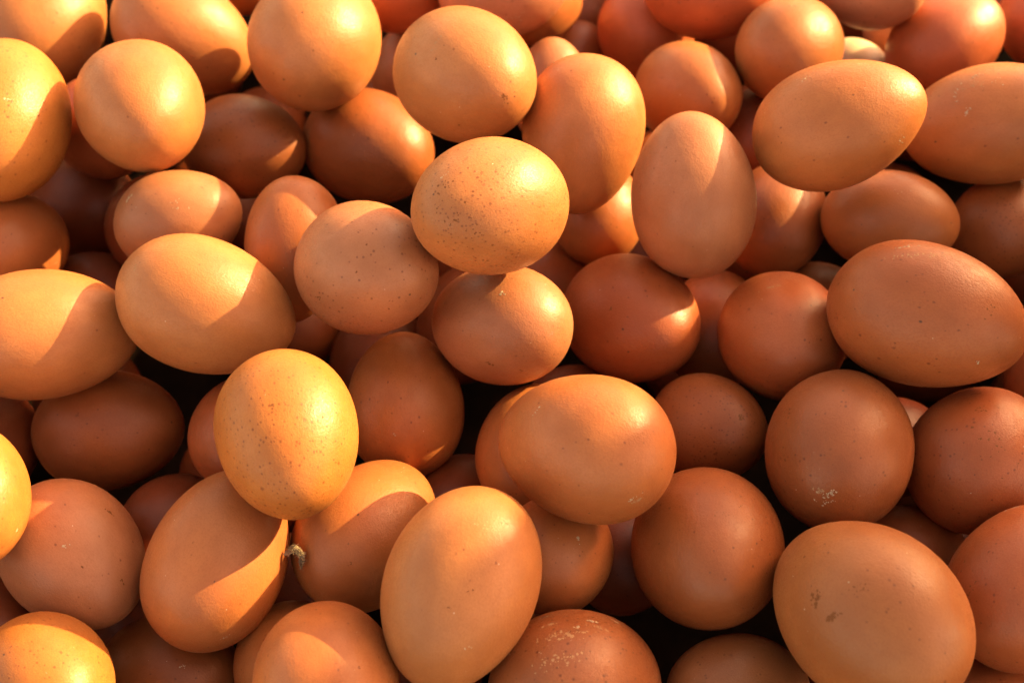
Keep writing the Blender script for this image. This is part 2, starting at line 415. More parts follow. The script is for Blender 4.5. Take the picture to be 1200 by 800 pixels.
    73: (-0.04536, -0.06309, -0.01463, 0.50991, 0.84321, -0.17026, 0.02704, 0.02096, (0.368, 0.109, 0.030), 0.1, 'egg with a straight diagonal shadow edge, behind the tall large bottom centre egg'),
    74: (-0.08906, -0.07687, -0.00529, 0.33685, 0.88371, 0.32494, 0.02800, 0.02093, (0.399, 0.118, 0.033), 0.05, 'tilted egg with a curved blade of sun, right below the golden peppered egg'),
    75: (-0.05144, -0.11762, 0.00663, -0.18400, 0.80026, -0.57073, 0.02578, 0.01999, (0.377, 0.111, 0.031), 0.2, 'egg at the bottom edge, left part sunlit, beside the tall large egg'),
    76: (-0.06790, -0.09913, -0.03064, -0.06685, 0.75709, -0.64989, 0.02301, 0.01783, (0.373, 0.114, 0.032), 0.2, 'orange egg edge showing left of the half-lit egg at the bottom edge'),
    77: (-0.13607, -0.07184, -0.01366, 0.69060, -0.72316, 0.01028, 0.02681, 0.02079, (0.396, 0.137, 0.057), 0.12, 'dusty pinkish shaded egg at lower left above the bright yellow corner egg'),
    78: (-0.15918, -0.06744, 0.01743, -0.16472, 0.98594, 0.02824, 0.02255, 0.01748, (0.438, 0.135, 0.027), 0.2, 'bright golden egg cut by the left edge beside the dusty pinkish egg'),
    79: (-0.13296, -0.11506, -0.00551, 0.62936, -0.54646, 0.55253, 0.02431, 0.01885, (0.399, 0.126, 0.025), 0.5, 'bright yellow egg with a glare in the bottom left corner'),
    80: (-0.10811, -0.10013, -0.04266, 0.88731, -0.28349, 0.36375, 0.02537, 0.01966, (0.281, 0.076, 0.020), 0.2, 'dark brown egg at the bottom edge right of the bright yellow corner egg'),
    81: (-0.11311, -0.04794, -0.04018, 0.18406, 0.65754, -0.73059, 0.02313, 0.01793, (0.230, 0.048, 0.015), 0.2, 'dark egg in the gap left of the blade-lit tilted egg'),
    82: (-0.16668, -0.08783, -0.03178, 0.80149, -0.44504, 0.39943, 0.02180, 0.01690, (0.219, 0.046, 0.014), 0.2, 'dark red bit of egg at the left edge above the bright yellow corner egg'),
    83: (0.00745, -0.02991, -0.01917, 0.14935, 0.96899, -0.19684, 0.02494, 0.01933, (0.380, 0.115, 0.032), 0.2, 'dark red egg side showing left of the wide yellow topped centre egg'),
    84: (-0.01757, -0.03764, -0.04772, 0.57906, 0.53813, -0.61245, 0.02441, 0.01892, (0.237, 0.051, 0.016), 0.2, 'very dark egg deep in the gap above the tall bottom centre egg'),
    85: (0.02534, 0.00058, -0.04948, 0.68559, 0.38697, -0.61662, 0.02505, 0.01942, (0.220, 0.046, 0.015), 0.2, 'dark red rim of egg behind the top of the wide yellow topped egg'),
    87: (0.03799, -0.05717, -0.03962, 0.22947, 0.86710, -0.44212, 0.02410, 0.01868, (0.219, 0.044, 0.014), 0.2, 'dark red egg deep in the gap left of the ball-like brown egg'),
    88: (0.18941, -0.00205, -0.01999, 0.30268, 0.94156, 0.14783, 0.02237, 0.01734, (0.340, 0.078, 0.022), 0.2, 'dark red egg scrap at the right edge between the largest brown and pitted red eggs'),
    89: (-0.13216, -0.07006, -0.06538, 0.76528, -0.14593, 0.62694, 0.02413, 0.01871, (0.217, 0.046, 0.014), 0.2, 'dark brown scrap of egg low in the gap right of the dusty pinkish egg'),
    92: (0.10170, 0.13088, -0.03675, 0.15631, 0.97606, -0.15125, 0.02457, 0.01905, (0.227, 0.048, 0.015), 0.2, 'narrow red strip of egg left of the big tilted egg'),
}
egg_of = {}
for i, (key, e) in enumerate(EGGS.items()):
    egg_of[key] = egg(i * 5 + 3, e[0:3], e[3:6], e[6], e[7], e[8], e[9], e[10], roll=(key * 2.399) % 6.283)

# eggs deeper in the heap and just past the picture's edges: all look alike
REST = [
    (-0.25073, 0.05774, 0.00000, -0.68926, -0.72396, 0.02832, 0.02836, 0.02143),
    (-0.07045, -0.20806, 0.00000, -0.10947, 0.99361, 0.02761, 0.02797, 0.02216),
    (-0.05265, -0.15971, -0.01800, -0.46771, -0.86909, 0.16102, 0.02843, 0.02244),
    (0.20739, 0.12362, -0.02400, -0.81110, 0.50942, 0.28742, 0.02770, 0.02164),
    (-0.25639, -0.01646, 0.00000, 0.97530, -0.20736, -0.07605, 0.02590, 0.02056),
    (-0.26229, 0.11680, 0.00000, -0.14735, -0.94889, -0.27910, 0.02851, 0.02209),
    (0.18369, -0.15155, 0.00000, -0.82813, -0.55812, -0.05211, 0.02797, 0.02171),
    (-0.25364, -0.19949, 0.00000, 0.38146, 0.91944, 0.09550, 0.02667, 0.02101),
    (0.23670, 0.06997, 0.00000, -0.73171, -0.60875, -0.30663, 0.02882, 0.02212),
    (0.04017, -0.18936, 0.00000, 0.58116, -0.76322, -0.28240, 0.02933, 0.02210),
    (-0.18278, -0.19611, 0.00000, -0.89903, -0.37852, 0.22016, 0.02763, 0.02180),
    (0.22711, -0.14584, -0.02100, 0.73459, 0.66169, 0.15015, 0.02749, 0.02068),
    (0.14532, -0.17485, -0.01800, -0.37454, 0.88604, -0.27321, 0.02686, 0.02145),
    (-0.20351, -0.11832, 0.00000, 0.40406, 0.91181, 0.07300, 0.02864, 0.02222),
    (-0.23627, 0.14511, -0.02400, -0.71328, 0.70056, -0.02101, 0.02732, 0.02099),
    (-0.20825, -0.04610, 0.00000, 0.80044, -0.47589, -0.36445, 0.02707, 0.02056),
    (-0.24171, -0.09740, -0.01500, -0.58597, 0.74254, 0.32447, 0.02672, 0.02076),
    (-0.11833, -0.19237, 0.00000, -0.03576, 0.99671, -0.07274, 0.02773, 0.02116),
    (0.24070, -0.01611, 0.00000, -0.70516, 0.70893, -0.01296, 0.02870, 0.02238),
    (-0.16925, -0.15466, -0.02400, -0.28623, 0.95788, 0.02303, 0.02869, 0.02189),
    (0.24304, -0.18798, 0.00000, -0.29091, -0.93598, 0.19829, 0.02796, 0.02154),
    (0.11256, -0.20509, 0.00000, 0.79850, -0.60162, -0.02120, 0.02785, 0.02099),
    (0.07194, -0.15777, 0.00000, -0.49860, 0.83968, 0.21528, 0.02752, 0.02081),
    (0.15474, 0.02525, -0.02700, 0.56891, -0.77331, 0.27987, 0.02613, 0.02085),
    (-0.00009, -0.18386, -0.02400, -0.51503, -0.77952, -0.35652, 0.02815, 0.02151),
    (-0.26849, -0.13852, 0.00000, 0.97255, -0.06036, -0.22473, 0.02886, 0.02220),
    (0.18289, -0.07743, -0.02400, -0.97779, 0.00757, 0.20943, 0.02683, 0.02069),
    (0.18989, -0.20831, 0.00000, 0.95443, 0.11452, -0.27559, 0.02877, 0.02207),
    (0.24475, -0.08138, 0.00000, 0.81596, -0.53523, 0.21849, 0.02855, 0.02186),
    (0.26943, 0.13573, 0.00000, 0.90213, 0.43048, 0.02930, 0.02655, 0.02104),
    (-0.26767, 0.01892, -0.02700, -0.74569, -0.66170, 0.07809, 0.02876, 0.02237),
    (0.26838, -0.14003, 0.00000, 0.49179, -0.76594, -0.41410, 0.02861, 0.02217),
    (0.25337, 0.03509, -0.02100, 0.54760, 0.80959, -0.21143, 0.02764, 0.02086),
    (-0.21328, 0.00795, 0.00000, 0.96483, -0.24163, 0.10353, 0.02682, 0.02143),
    (-0.10779, -0.15029, -0.02100, -0.94104, 0.15498, 0.30071, 0.02819, 0.02176),
    (-0.09099, -0.14465, -0.06600, 0.26251, 0.92356, -0.27950, 0.02798, 0.02140),
    (-0.23589, -0.12443, -0.05400, 0.09819, -0.98878, -0.11256, 0.02775, 0.02193),
    (-0.04364, -0.15344, -0.07200, -0.93089, 0.18641, -0.31416, 0.02878, 0.02241),
    (0.15957, 0.25974, -0.03000, 0.50319, -0.84521, 0.18004, 0.02735, 0.02131),
    (0.20957, -0.18944, -0.04200, 0.85873, 0.47177, -0.20003, 0.02743, 0.02130),
    (0.20646, -0.07331, -0.06600, 0.94855, -0.30273, -0.09275, 0.02803, 0.02201),
    (0.23110, -0.02545, -0.04500, 0.80553, -0.44341, 0.39308, 0.02772, 0.02204),
    (0.01371, -0.17459, -0.06600, -0.77236, 0.59878, -0.21194, 0.02929, 0.02223),
    (0.13388, 0.15724, -0.07200, -0.70156, -0.71081, 0.05069, 0.02707, 0.02137),
    (-0.17484, -0.13769, -0.06600, -0.65241, 0.75482, -0.06787, 0.02858, 0.02179),
    (-0.18317, -0.08831, -0.06900, 0.55105, -0.77938, 0.29818, 0.02624, 0.02084),
    (-0.07325, 0.23579, -0.03000, 0.26925, -0.85742, -0.43857, 0.02715, 0.02052),
    (-0.20259, -0.16946, -0.04800, 0.18848, -0.98152, -0.03297, 0.02663, 0.02056),
    (-0.22094, 0.16567, -0.06000, -0.88971, 0.36750, 0.27085, 0.02764, 0.02122),
    (-0.16944, 0.24051, -0.03900, 0.79316, -0.52574, 0.30741, 0.02787, 0.02113),
    (0.17871, -0.13196, -0.04200, 0.48247, 0.86965, 0.10460, 0.02713, 0.02158),
    (0.24694, 0.07797, -0.04800, 0.40745, -0.91294, 0.02281, 0.02792, 0.02108),
    (-0.16498, -0.18583, -0.06900, 0.89443, 0.44522, -0.04205, 0.02764, 0.02124),
    (0.09946, -0.18402, -0.03900, -0.11249, -0.98387, -0.13911, 0.02882, 0.02212),
    (0.03529, 0.28372, -0.03000, 0.63876, -0.74577, 0.18927, 0.02752, 0.02154),
    (-0.23474, 0.24393, -0.06000, -0.99644, 0.01891, -0.08211, 0.02898, 0.02183),
    (-0.22467, 0.07293, -0.04500, -0.71947, 0.69321, 0.04274, 0.02921, 0.02206),
    (-0.13095, 0.25892, -0.05100, 0.80491, -0.44626, 0.39111, 0.02825, 0.02186),
    (0.02689, 0.11663, -0.06900, 0.93724, 0.34582, -0.04464, 0.02753, 0.02162),
    (-0.06962, -0.18979, -0.05100, -0.70645, 0.67792, -0.20333, 0.02781, 0.02224),
    (0.22075, 0.23701, -0.06600, 0.81850, -0.17424, 0.54745, 0.02903, 0.02237),
    (0.06311, -0.15737, -0.05400, 0.96487, 0.15089, -0.21506, 0.02840, 0.02151),
    (0.15580, -0.08096, -0.06600, 0.76679, -0.59706, -0.23568, 0.02721, 0.02071),
    (0.22680, -0.12195, -0.06000, -0.84088, 0.47860, -0.25271, 0.02938, 0.02215),
    (0.12115, -0.14702, -0.06600, 0.90505, 0.42523, 0.00791, 0.02913, 0.02248),
    (-0.24079, 0.03835, -0.06600, -0.90940, 0.41487, 0.02962, 0.02790, 0.02133),
    (-0.07147, 0.27532, -0.05100, -0.82847, -0.55354, 0.08500, 0.02582, 0.02065),
    (0.00337, 0.28824, -0.06300, -0.77210, -0.63417, -0.04104, 0.02703, 0.02082),
    (-0.11222, -0.19220, -0.07200, 0.73031, 0.56957, -0.37714, 0.02709, 0.02166),
    (-0.20512, 0.28252, -0.03000, 0.69086, 0.71714, 0.09180, 0.02782, 0.02158),
    (0.12259, 0.27619, -0.05700, -0.80752, -0.58423, -0.08118, 0.02845, 0.02187),
    (-0.23438, -0.06422, -0.04500, 0.60046, -0.79962, -0.00773, 0.02824, 0.02248),
    (0.22064, 0.01382, -0.06900, 0.95214, -0.30161, -0.04960, 0.02717, 0.02159),
    (0.23632, 0.28909, -0.03000, -0.58349, 0.80400, -0.11453, 0.02731, 0.02076),
    (0.23454, 0.28462, -0.07200, 0.55322, 0.83280, 0.01975, 0.02778, 0.02131),
    (0.18565, 0.28566, -0.05100, 0.65130, -0.74473, -0.14557, 0.02663, 0.02070),
    (-0.17623, 0.27587, -0.07200, -0.57221, -0.81503, -0.09106, 0.02811, 0.02224),
    (-0.00820, 0.25676, -0.03000, -0.77973, 0.59027, -0.20881, 0.02648, 0.02108),
    (-0.21712, -0.02937, -0.06600, -0.77184, 0.59845, -0.21479, 0.02672, 0.02063),
    (-0.24386, 0.11556, -0.05700, -0.93342, -0.33432, 0.13020, 0.02731, 0.02065),
    (0.14899, -0.19931, -0.05400, 0.93966, -0.00645, 0.34204, 0.02763, 0.02104),
    (-0.23872, 0.28980, -0.06000, 0.89606, 0.38844, -0.21491, 0.02722, 0.02118),
    (0.11489, -0.10051, -0.04500, -0.25876, -0.88602, 0.38472, 0.02657, 0.02076),
    (-0.23213, -0.19392, -0.06600, -0.31841, 0.94524, -0.07166, 0.02625, 0.02070),
    (0.18714, 0.18076, -0.07200, -0.04624, 0.82437, -0.56416, 0.02830, 0.02185),
    (0.07552, 0.24939, -0.03000, 0.63645, 0.70621, -0.31016, 0.02700, 0.02058),
    (-0.16977, 0.17499, -0.07200, -0.99912, -0.03353, -0.02534, 0.02792, 0.02123),
    (-0.03543, -0.00715, -0.10200, -0.03523, 0.93166, -0.36161, 0.02659, 0.02058),
    (-0.20074, -0.15959, -0.09600, 0.36112, 0.93095, -0.05407, 0.02837, 0.02146),
    (0.03383, 0.20591, -0.10500, -0.19024, -0.96110, -0.20022, 0.02833, 0.02171),
    (-0.09358, 0.27281, -0.09000, -0.92707, 0.29671, 0.22915, 0.02827, 0.02170),
    (0.10599, 0.12978, -0.10500, 0.90277, 0.35539, 0.24230, 0.02819, 0.02125),
    (0.01966, 0.15260, -0.09900, 0.10016, 0.99131, 0.08532, 0.02761, 0.02165),
    (-0.23940, 0.17836, -0.09900, 0.78862, 0.40497, -0.46269, 0.02695, 0.02140),
    (-0.05639, 0.05905, -0.10200, -0.04596, -0.95513, 0.29261, 0.02903, 0.02209),
    (0.15942, 0.01320, -0.10500, -0.79462, 0.59610, -0.11504, 0.02696, 0.02054),
    (-0.23903, 0.26161, -0.10200, 0.66009, 0.73831, 0.13849, 0.02839, 0.02220),
    (0.16175, -0.13195, -0.09600, 0.69197, 0.62805, -0.35599, 0.02788, 0.02144),
    (0.17020, 0.27637, -0.09000, -0.89718, 0.43833, 0.05423, 0.02909, 0.02226),
    (-0.03535, -0.08550, -0.09900, -0.47449, -0.81202, -0.33984, 0.02838, 0.02206),
    (0.17560, 0.14002, -0.09900, 0.04942, -0.99283, -0.10882, 0.02719, 0.02143),
    (-0.17498, 0.03753, -0.09900, 0.49094, -0.73537, -0.46712, 0.02803, 0.02230),
    (0.03151, -0.01211, -0.09000, -0.66526, -0.65569, 0.35707, 0.02809, 0.02130),
    (-0.10828, 0.00203, -0.10500, 0.80129, -0.57814, 0.15390, 0.02915, 0.02204),
    (0.21514, -0.13417, -0.10500, -0.02320, -0.98395, -0.17693, 0.02750, 0.02180),
    (-0.12195, -0.10134, -0.09600, 0.13996, -0.98983, -0.02545, 0.02786, 0.02174),
    (-0.17481, 0.12094, -0.09600, -0.75892, 0.58639, 0.28319, 0.02727, 0.02179),
    (0.03303, -0.09034, -0.10200, 0.38196, 0.62983, -0.67634, 0.02688, 0.02105),
    (-0.01798, 0.23398, -0.10200, -0.26742, 0.91727, 0.29513, 0.02801, 0.02137),
    (0.05794, -0.17064, -0.09600, -0.26001, -0.94582, 0.19448, 0.02816, 0.02171),
    (0.22899, 0.03906, -0.10200, -0.95030, 0.25424, -0.17969, 0.02745, 0.02104),
    (0.12227, 0.20491, -0.10500, 0.26666, 0.95499, -0.12995, 0.02733, 0.02092),
    (-0.13137, -0.16259, -0.09900, 0.82661, 0.50361, 0.25119, 0.02772, 0.02107),
    (-0.22346, -0.00237, -0.10500, 0.11770, 0.96807, 0.22133, 0.02917, 0.02232),
    (0.21529, -0.03504, -0.08700, 0.81220, -0.46298, -0.35494, 0.02639, 0.02094),
    (-0.22535, -0.09967, -0.09000, -0.25745, -0.96306, -0.07892, 0.02669, 0.02132),
    (0.22915, 0.20991, -0.10500, -0.43530, -0.85993, -0.26651, 0.02908, 0.02219),
    (-0.12186, 0.19534, -0.09900, 0.30817, 0.92923, -0.20387, 0.02727, 0.02072),
    (-0.18416, -0.05537, -0.10500, 0.53349, 0.77146, -0.34676, 0.02789, 0.02130),
    (-0.15764, 0.23921, -0.09900, 0.05162, -0.86418, -0.50053, 0.02586, 0.02052),
    (0.17033, -0.04550, -0.08700, 0.49462, -0.77368, -0.39595, 0.02810, 0.02119),
    (0.06918, -0.11420, -0.08700, 0.93382, 0.28149, 0.22079, 0.02768, 0.02175),
    (-0.02179, 0.11542, -0.09300, -0.35418, 0.92414, 0.14327, 0.02618, 0.02067),
    (-0.23041, 0.13076, -0.09900, 0.76814, 0.57935, -0.27261, 0.02703, 0.02108),
    (-0.01856, 0.06378, -0.07800, -0.24772, -0.96290, -0.10701, 0.02673, 0.02065),
    (0.04647, 0.27735, -0.09900, 0.99429, -0.09577, -0.04713, 0.02782, 0.02098),
    (0.11794, 0.26728, -0.10200, -0.85223, 0.39643, -0.34140, 0.02937, 0.02248),
    (0.00086, -0.12828, -0.08400, -0.50741, -0.81351, -0.28414, 0.02825, 0.02135),
    (-0.10188, 0.08265, -0.10500, 0.86400, -0.48353, 0.14036, 0.02692, 0.02127),
    (0.23763, 0.11000, -0.09900, -0.10776, -0.98150, 0.15826, 0.02805, 0.02124),
    (-0.00263, -0.04531, -0.10500, 0.96539, 0.22475, -0.13230, 0.02810, 0.02122),
    (0.14359, 0.08828, -0.10500, 0.99663, 0.04058, -0.07132, 0.02600, 0.02075),
    (-0.23663, 0.08419, -0.08700, 0.93148, 0.21227, 0.29545, 0.02754, 0.02151),
    (0.12212, -0.17010, -0.10500, 0.46576, -0.86348, 0.19357, 0.02932, 0.02229),
    (0.18821, 0.22594, -0.10500, -0.00214, -0.91087, -0.41268, 0.02764, 0.02102),
    (0.21716, -0.17928, -0.08400, -0.80157, -0.59494, 0.05940, 0.02792, 0.02104),
    (-0.13874, 0.14917, -0.10200, 0.83372, -0.55036, -0.04496, 0.02889, 0.02185),
    (0.07653, 0.06549, -0.10500, -0.18683, 0.98237, -0.00656, 0.02692, 0.02080),
    (-0.08112, -0.04634, -0.10500, -0.43504, -0.88660, -0.15713, 0.02730, 0.02162),
    (-0.07135, 0.20500, -0.10200, 0.88500, -0.46291, 0.04985, 0.02835, 0.02236),
    (-0.16691, -0.11236, -0.10500, 0.47591, 0.85259, 0.21586, 0.02767, 0.02192),
    (0.17137, -0.17986, -0.09900, 0.73409, 0.67891, 0.01427, 0.02709, 0.02090),
    (-0.07600, -0.17228, -0.10200, 0.27042, 0.94700, -0.17339, 0.02681, 0.02070),
    (0.18232, 0.06446, -0.10200, -0.85923, -0.43074, -0.27601, 0.02617, 0.02058),
    (-0.02077, -0.17480, -0.10500, 0.96656, 0.17982, -0.18285, 0.02732, 0.02065),
    (0.23845, -0.09187, -0.09900, 0.74198, -0.55635, 0.37408, 0.02897, 0.02181),
    (0.07143, 0.16688, -0.10500, 0.41486, -0.90825, 0.05461, 0.02796, 0.02152),
    (0.05361, 0.11398, -0.10500, 0.94140, -0.12720, 0.31237, 0.02700, 0.02138),
]
rr = random.Random(11)
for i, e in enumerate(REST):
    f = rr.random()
    col = (0.30 - 0.12 * f, 0.070 - 0.034 * f, 0.019 - 0.010 * f)  # shells darkened so the buried eggs look more deeply shaded
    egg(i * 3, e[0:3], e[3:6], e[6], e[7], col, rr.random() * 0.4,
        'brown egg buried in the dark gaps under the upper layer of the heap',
        'buried eggs seen only through the gaps', roll=rr.random() * 6)


# added unseen planks, put here to block the sun and shade the lower right
def sun_blocker():
    u = Vector((0.2688, 0.2592, 0)).normalized()
    nrm = Vector((u.y, -u.x, 0))
    base = Vector((0.0676, 0.0277, 0)) + nrm * 0.011 + SUN * 1.0
    top = base.z
    root = bpy.data.objects.new('sun_blocker_planks', None)
    link(root)
    root.location = (base.x, base.y, -0.128)
    root['label'] = 'added unseen plank wall casting shade from the right of the egg heap'
    root['category'] = 'sun_blocker'
    h = (top + 0.128) / 4
    for i in range(4):
        bm = bmesh.new()
        bmesh.ops.create_cube(bm, size=1)
        for v in bm.verts:
            v.co = u * (v.co.x * 1.5) + nrm * (v.co.y * 0.022 + 0.011 + 0.001 * (i % 2)) + Vector((0, 0, (i + .5 + v.co.z) * h - (0.003 if v.co.z > 0 and i < 3 else 0)))
        bmesh.ops.bevel(bm, geom=bm.edges[:], offset=0.002, segments=1, affect='EDGES')
        obj('plank', bm, BOARD, root, smooth=False)


sun_blocker()


# added unseen plank box that blocks side light from reaching under the eggs
def light_blocker():
    root = bpy.data.objects.new('light_blocker_box', None)
    link(root)
    root.location = (0, 0.05, -0.128)
    root['label'] = 'added unseen plank box round the heap of eggs, blocking light from the sides'
    root['category'] = 'light_blocker'
    hx, hy, hgt, th = 0.30, 0.29, 0.115, 0.012

    def plank(cx, cy, cz, sx, sy, sz):
        bm = bmesh.new()
        bmesh.ops.create_cube(bm, size=1)
        for v in bm.verts:
            v.co = Vector((cx + v.co.x * sx, cy + v.co.y * sy, cz + v.co.z * sz))
        bmesh.ops.bevel(bm, geom=bm.edges[:], offset=0.0015, segments=1, affect='EDGES')
        obj('plank', bm, BOARD, root, smooth=False)
    for r_ in range(2):
        z = 0.008 + hgt * (r_ + .5) / 2
        for s_ in (-1, 1):
            plank(s_ * hx, 0, z, th, 2 * hy - th - 0.001, hgt / 2 - 0.002)
            plank(0, s_ * hy, z, 2 * hx + th, th, hgt / 2 - 0.002)


light_blocker()

# ------------------------------------------------------------------ dirt stuck to the shells
from mathutils.bvhtree import BVHTree
_bvh = {}


def surf(key, p):
    """nearest point of an egg's shell and its outward normal, in the egg's own coordinates"""
    o = egg_of[key]
    n = o.data.name
    if n not in _bvh:
        _bvh[n] = BVHTree.FromPolygons([v.co for v in o.data.vertices], [f.vertices for f in o.data.polygons])
    return _bvh[n].find_nearest(p)


def fleck_cluster(key, centre, ux, uy, count, rmin, rmax, kind, seed):
    """irregular crusty flecks lying on one egg's shell, as one part of that egg"""
    R = random.Random(seed)
    o = egg_of[key]
    inv = o.matrix_world.inverted()
    bm = bmesh.new()
    lift = 0.00012 if kind == 'chalk' else 0.00003
    for _ in range(count):
        g, h = R.gauss(0, .55), R.gauss(0, .55)
        w = Vector(centre) + Vector(ux) * g + Vector(uy) * h
        loc, nor, _i, _d = surf(key, inv @ w)
        wn = (o.matrix_world.to_3x3().inverted().transposed() @ nor).normalized()
        t1 = wn.orthogonal().normalized()
        t2 = wn.cross(t1)
        r0 = rmin + (rmax - rmin) * R.random() ** 2
        el = R.uniform(.45, 1)
        th = R.uniform(0, 6.28)
        base = o.matrix_world @ loc
        ring = []
        nseg = 8
        for q in range(nseg):
            a = 6.2832 * q / nseg
            rr_ = r0 * R.uniform(.55, 1.15)
            x, y = rr_ * math.cos(a), rr_ * el * math.sin(a)
            d = t1 * (x * math.cos(th) - y * math.sin(th)) + t2 * (x * math.sin(th) + y * math.cos(th))
            l2, n2, _i, _d = surf(key, inv @ (base + d))
            ring.append(bm.verts.new(o.matrix_world @ l2 + wn * 0.00001))
        c = bm.verts.new(base + wn * lift * R.uniform(.7, 2.0))
        for q in range(nseg):
            bm.faces.new((c, ring[q], ring[(q + 1) % nseg]))
    bm.transform(inv)
    bmesh.ops.recalc_face_normals(bm, faces=bm.faces)
    name, mat = {'chalk': ('dried_fleck', CHALK), 'stain': ('brown_spot', STAIN), 'dust': ('dusty_scuff', DUST)}[kind]
    obj(name, bm, mat, o)


